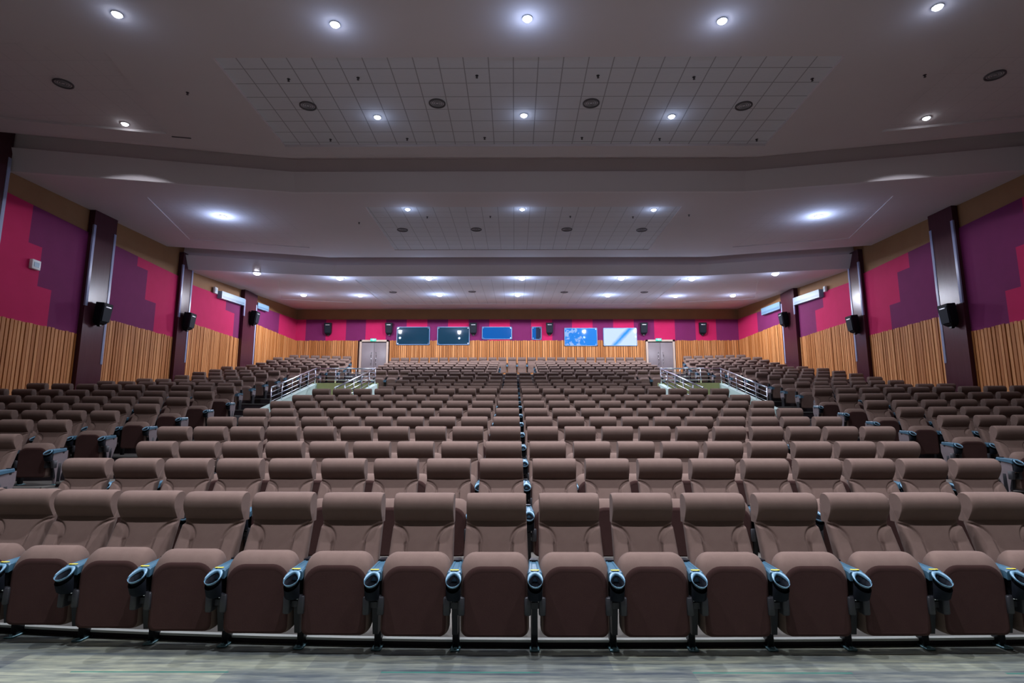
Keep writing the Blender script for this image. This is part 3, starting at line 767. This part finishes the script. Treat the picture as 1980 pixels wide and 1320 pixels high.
def outline(hw, z0, z1, rt, rb, n=6, bulge=0.0):
    pts = []
    for cx, cz, r, a0 in ((hw - rt, z1 - rt, rt, 0), (-hw + rt, z1 - rt, rt, PI / 2), (-hw + rb, z0 + rb, rb, PI), (hw - rb, z0 + rb, rb, 1.5 * PI)):
        for k in range(n + 1):
            a = a0 + (PI / 2) * k / n; pts.append((cx + r * math.cos(a), cz + r * math.sin(a)))
    if bulge:
        pts = [(x, z + bulge * (1 - (x / hw) ** 2) if z > z1 - rt * .5 else z) for x, z in pts]
    return pts

def cushion_mb(n=7):
    m = MB()
    L = [(-.186, .190, .155, .555, .10, .035, 0), (-.190, .205, .142, .572, .115, .04, .0), (-.178, .224, .132, .592, .125, .045, .004), (-.150, .236, .128, .626, .12, .05, .006),
         (-.115, .240, .127, .652, .11, .05, .008), (-.075, .240, .128, .664, .10, .05, .008), (-.035, .236, .130, .660, .09, .05, .006), (-.008, .224, .140, .642, .08, .04, .004), (.0, .205, .150, .622, .07, .035, .0)]
    rings = [[(x, y, z) for x, z in outline(hw, z0, z1, rt, rb, n, bg)] for y, hw, z0, z1, rt, rb, bg in L]
    m.loft(rings, 0); return m
# front (the seat's underside once folded) in cloth colour darkened for the shade on it
def cushion_full():
    m = cushion_mb()
    return m

def armrest_mb(n=20):
    """top plate from y=.13 to y=-.19, then the ring of the cup holder dipping to y=-.32; x centred on 0"""
    m = MB()
    def sec(y, hw, zt, th): 
        return [(-hw, y, zt - th), (-hw, y, zt - .010), (-hw + .008, y, zt), (-hw * .45, y, zt + .002), (-hw * .36, y, zt - .003), (hw * .36, y, zt - .003), (hw * .45, y, zt + .002), (hw - .008, y, zt), (hw, y, zt - .010), (hw, y, zt - th)]
    m.loft([sec(.135, .028, .575, .035), sec(.12, .034, .582, .045), (sec(.0, .039, .576, .05)), sec(-.12, .045, .570, .055), sec(-.185, .050, .566, .06), sec(-.20, .050, .560, .06)], 0, smooth=False)
    # tilted ring
    c = Vector((0, -.262, .528)); ax = Vector((1, 0, 0)); ay = Vector((0, -1, -.56)).normalized(); nz = ax.cross(ay); nz = nz if nz.z > 0 else -nz
    def ring(rx, ry, h, sq=0):
        out = []
        for k in range(n):
            a = 2 * PI * k / n; cx, sy = math.cos(a), math.sin(a)
            if sy < 0: cx = math.copysign(abs(cx) ** .6, cx)
            out.append(tuple(c + ax * rx * cx + ay * ry * sy + nz * h))
        return out
    def hole(rx, ry, h):
        out = []
        for k in range(n):
            a = 2 * PI * k / n; cx, sy = math.cos(a), math.sin(a)
            taper = 1 - .35 * max(0, -sy)
            out.append(tuple(c + ax * rx * cx * taper + ay * (ry * sy + .008) + nz * h))
        return out
    m.loft([ring(.050, .070, -.012), ring(.0525, .0725, -.008), ring(.053, .073, -.002), ring(.0515, .0715, .002), hole(.0495, .067, .002), hole(.047, .063, -.006), hole(.046, .062, -.014)], 1, caps=False)
    return m
def cup_mb(n=16):
    m = MB(); c = Vector((0, -.262, .528)); ax = Vector((1, 0, 0)); ay = Vector((0, -1, -.56)).normalized()
    R = lambda rx, ry, dy, z: [(rx * math.cos(2 * PI * k / n), -.255 + dy + ry * math.sin(2 * PI * k / n), z + (-(ry * math.sin(2 * PI * k / n)) * (-.56) if z > .47 else 0)) for k in range(n)]
    m.loft([R(.044, .040, .03, .385), R(.049, .052, .02, .40), R(.050, .062, .0, .485)], 0, caps=False)
    nz = Vector((0, -.56, 1)).normalized()
    H = lambda k_, h: [tuple(c + ax * .050 * k_ * math.cos(2 * PI * i / n) * (1 - .3 * max(0, -math.sin(2 * PI * i / n))) + ay * (.064 * k_ * math.sin(2 * PI * i / n) + .004) + nz * h) for i in range(n)]
    m.loft([H(1.0, -.016), H(.92, -.016), H(.85, -.06), H(.05, -.075)], 0, caps=False)
    b = R(.044, .040, .03, .385); k = len(m.v); m.v += b; m.face([k + i for i in range(n)])
    return m
def leg_mb():
    m = MB()
    m.rbox(-.024, .024, -.03, .05, .0, .42, .008)
    m.loft([[(-.022, -.17, .40), (.022, -.17, .40), (.022, .13, .40), (-.022, .13, .40)], [(-.022, -.20, .50), (.022, -.20, .50), (.022, .135, .53), (-.022, .135, .53)]], 0, smooth=False)
    m.loft([[(-.019, -.10, .12), (.019, -.10, .12), (.019, .09, .12), (-.019, .09, .12)], [(-.022, -.15, .40), (.022, -.15, .40), (.022, .13, .40), (-.022, .13, .40)]], 0, smooth=False)
    m.loft([[(x, y, z) for x, y in ((-.03, .05), (.03, .05), (.02, .13), (-.02, .13))] for z in (.50, .59)], 0, smooth=False)
    return m
def foot_mb():
    m = MB(); m.rbox(-.035, .035, -.075, .10, .0, .014, .008)
    for y in (-.05, .075): m.tube((0, y, .012), (0, y, .024), .011, 8)
    return m
def hinge_mb():
    m = MB()
    for a, b in ((-.074, -.026), (.026, .074)): m.rbox(a, b, -.205, -.12, .275, .395, .012)
    m.box(-.05, .05, -.16, -.14, .31, .35)
    return m
def bolt_mb():
    m = MB()
    for x in (-.028, -.012, .018): m.box(x, x + .010, -.20, -.17, .372, .398)
    m.box(-.03, .04, -.175, -.165, .392, .400)
    return m
def label_mb():
    m = MB(); m.rbox(-.030, .030, -.190, -.170, .5695, .5735, .004); return m
def endpanel_mb():
    m = MB()
    m.loft([[(x, y, z) for x, y in ((-.02, -.06), (.02, -.06), (.02, .06), (-.02, .06))] if z < .2 else [(x, y, z) for x, y in ((-.025, -.16), (.025, -.16), (.025, .17), (-.025, .17))] for z in (.02, .14, .40, .545)], 0, smooth=False)
    return m

ME = {'backrest': backrest_mb().mesh('backrest', [FABRIC]), 'headrest': headrest_mb().mesh('headrest', [FABRIC]), 'seat_cushion': None}
_cm = cushion_full()
# faces of the folded underside (low y) get the cloth colour with shade painted in
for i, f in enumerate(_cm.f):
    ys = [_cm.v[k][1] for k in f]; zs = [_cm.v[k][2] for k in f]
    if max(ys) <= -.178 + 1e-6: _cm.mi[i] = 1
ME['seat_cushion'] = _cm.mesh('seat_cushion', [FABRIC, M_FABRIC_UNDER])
ME['armrest'] = armrest_mb().mesh('armrest', [M_ARM, M_RIM]); ME['cup_holder'] = cup_mb().mesh('cup_holder', [M_CUP])
ME['leg'] = leg_mb().mesh('leg', [M_STEEL]); ME['foot_plate'] = foot_mb().mesh('foot_plate', [M_FOOT])
ME['hinge_cover'] = hinge_mb().mesh('hinge_cover', [M_HINGE]); ME['bolt'] = bolt_mb().mesh('bolt', [M_CHROME])
ME['row_label'] = label_mb().mesh('row_label', [M_LABEL]); ME['end_panel'] = endpanel_mb().mesh('end_panel', [M_PANEL])

def child(name, parent, x=0.0):
    o = bpy.data.objects.new(name, ME[name]); COL.objects.link(o); o.parent = parent
    if x: o.location.x = x
    return o
def stand(root, x, detail, end=False):
    lg = child('leg', root, x)
    if detail >= 2: child('foot_plate', lg); child('hinge_cover', root, x); child('bolt', lg)
    ar = child('armrest', root, x); child('cup_holder', ar)
    if detail >= 3: child('row_label', ar)
    if end: child('end_panel', root, x)
def build_chair(detail, arms, end=0):
    """arms: 'L', 'R' or 'LR' -> which side stands this chair owns"""
    root = empty('cinema_chair', (0, 0, 0))
    b = child('backrest', root); child('headrest', root); child('seat_cushion', root)
    if 'L' in arms: stand(root, -SP / 2, detail, end < 0)
    if 'R' in arms: stand(root, SP / 2, detail, end > 0)
    return root
def kids(o): return [c for c in bpy.data.objects if c.parent is o]
PROTO = {}; TREE = {}
def place(key, loc, rz, label, group):
    if key not in PROTO:
        PROTO[key] = build_chair(*key); r = PROTO[key]
        TREE[key] = [(c, kids(c)) for c in kids(r)]
    else:
        r = PROTO[key].copy(); COL.objects.link(r)
        for c, gs in TREE[key]:
            c2 = c.copy(); COL.objects.link(c2); c2.parent = r
            for g in gs:
                g2 = g.copy(); COL.objects.link(g2); g2.parent = c2
    r.location = loc; r.rotation_euler = (0, 0, rz)
    tag(r, label, 'cinema chair', group)
    return r

# gather all seats
ROWNAME = lambda i: 'front row' if i == 0 else ('rearmost row' if i == 99 else ORD[i] + ' row')
seats = []     # (depth, x, y, z, rz, arms, end, label, group)
def project(x, y, z):
    th = math.atan(173 / 1109.); dx, dy, dz = x + .14, y, z - 1.53
    zc = dy * math.cos(th) + dz * math.sin(th); up = -dy * math.sin(th) + dz * math.cos(th)
    return 990 + 1109 * dx / zc, 660 - 1109 * up / zc, zc
for i, (y, z, xin, n) in enumerate(ROWS):
    for s in (-1, 1):
        for k in range(n):
            x = s * (xin + SP * (k + .5)); yy = y - HEAD_DY
            if i == 0: yy += row1_curve(x) - .03
            else: yy += .0035 * x * x * (1 if s < 0 else .3)
            arms = 'L' if s < 0 else 'R'; end = 0
            if k == 0 and s > 0 and xin == 0: arms = 'LR'     # centre stand belongs to the first seat right of the line
            if xin > 0 and k == 0: arms = 'LR'; end = -s
            if k == n - 1 : end = s if xin == 0 else (end or s)
            lab = 'brown fabric cinema chair, %s of the centre block, %s seat %s of the middle' % ('front row' if i == 0 else ORD[i] + ' row' if i < 13 else 'rear row', ORD[k], 'left' if s < 0 else 'right')
            seats.append((x, yy, z - CHAIR_H, 0.0, arms, end, lab, 'chairs of the centre block'))
for rows, s, sd in ((LROWS, -1, 'left'), (RROWS, 1, 'right')):
    for i, (x, y, z, n) in enumerate(rows):
        for k in range(n):
            xx = x + s * SP * k; yy = y - HEAD_DY - SP * k * SIDE_SLOPE
            if abs(xx) > 12.8: continue
            arms = 'LR' if k == 0 else ('L' if s < 0 else 'R')
            end = -s if k == 0 else 0
            lab = 'brown cinema chair in the %s side block, %s row, %s seat from the aisle' % (sd, ORD[i] if i < 13 else 'rear', ORD[k])
            seats.append((xx, yy, z - CHAIR_H, -s * .07, arms, end, lab, 'chairs of the %s side block' % sd))
vis = []; beside = []      # beside: the rows go on past both edges of the view
for t in seats:
    px, py, zc = project(t[0], t[1] + .2, t[2] + .9)
    if -75 < px < 2055: vis.append((zc, px, t))
    elif -1500 < px < 3500: beside.append((zc, px, t))
vis.sort(key=lambda q: q[0])
near, far = vis[:300], vis[300:]
print('SEATS', len(seats), 'visible', len(vis), 'last near depth', near[-1][0])
ROWCUT = 0
for zc, px, (x, y, z, rz, arms, end, lab, grp) in near:
    row1 = y < 5.2
    detail = 3 if row1 else (2 if zc < 11 else 1)
    place((detail, arms, end), (x, y, z), rz, lab, grp)

# the seats beyond the nearest three hundred: one object
def far_chair():
    m = MB()
    bk = backrest_mb(8, 6); hd = headrest_mb(full=False); cu = cushion_mb(2)
    m.merge(bk, None, lambda q: 0); m.merge(hd, None, lambda q: 0); m.merge(cu, None, lambda q: 0)
    return m
def far_stand(x, end):
    m = MB(); T = Matrix.Translation((x, 0, 0))
    m.box(x - .024, x + .024, -.12, .10, 0, .53, 2); m.box(x - .03, x + .03, .05, .13, .5, .7, 2)
    m.box(x - .040, x + .040, -.19, .13, .53, .575, 1); m.box(x - .05, x + .05, -.32, -.19, .46, .54, 1); m.box(x - .032, x + .032, -.30, -.215, .50, .545, 2)
    if end: m.merge(endpanel_mb(), T, lambda q: 3)
    return m
fc = far_chair(); mass = MB()
for zc, px, (x, y, z, rz, arms, end, lab, grp) in far + beside:
    T = Matrix.Translation((x, y, z)) @ Matrix.Rotation(rz, 4, 'Z')
    mass.merge(fc, T)
    if 'L' in arms: mass.merge(far_stand(-SP / 2, end < 0), T)
    if 'R' in arms: mass.merge(far_stand(SP / 2, end > 0), T)
o = mass.obj('cinema_chairs', [FABRIC, M_ARM, M_STEEL, M_PANEL])
tag(o, 'mass of all the remaining brown cinema chairs, filling the rear rows up to the back wall', 'cinema chairs'); o['kind'] = 'stuff'
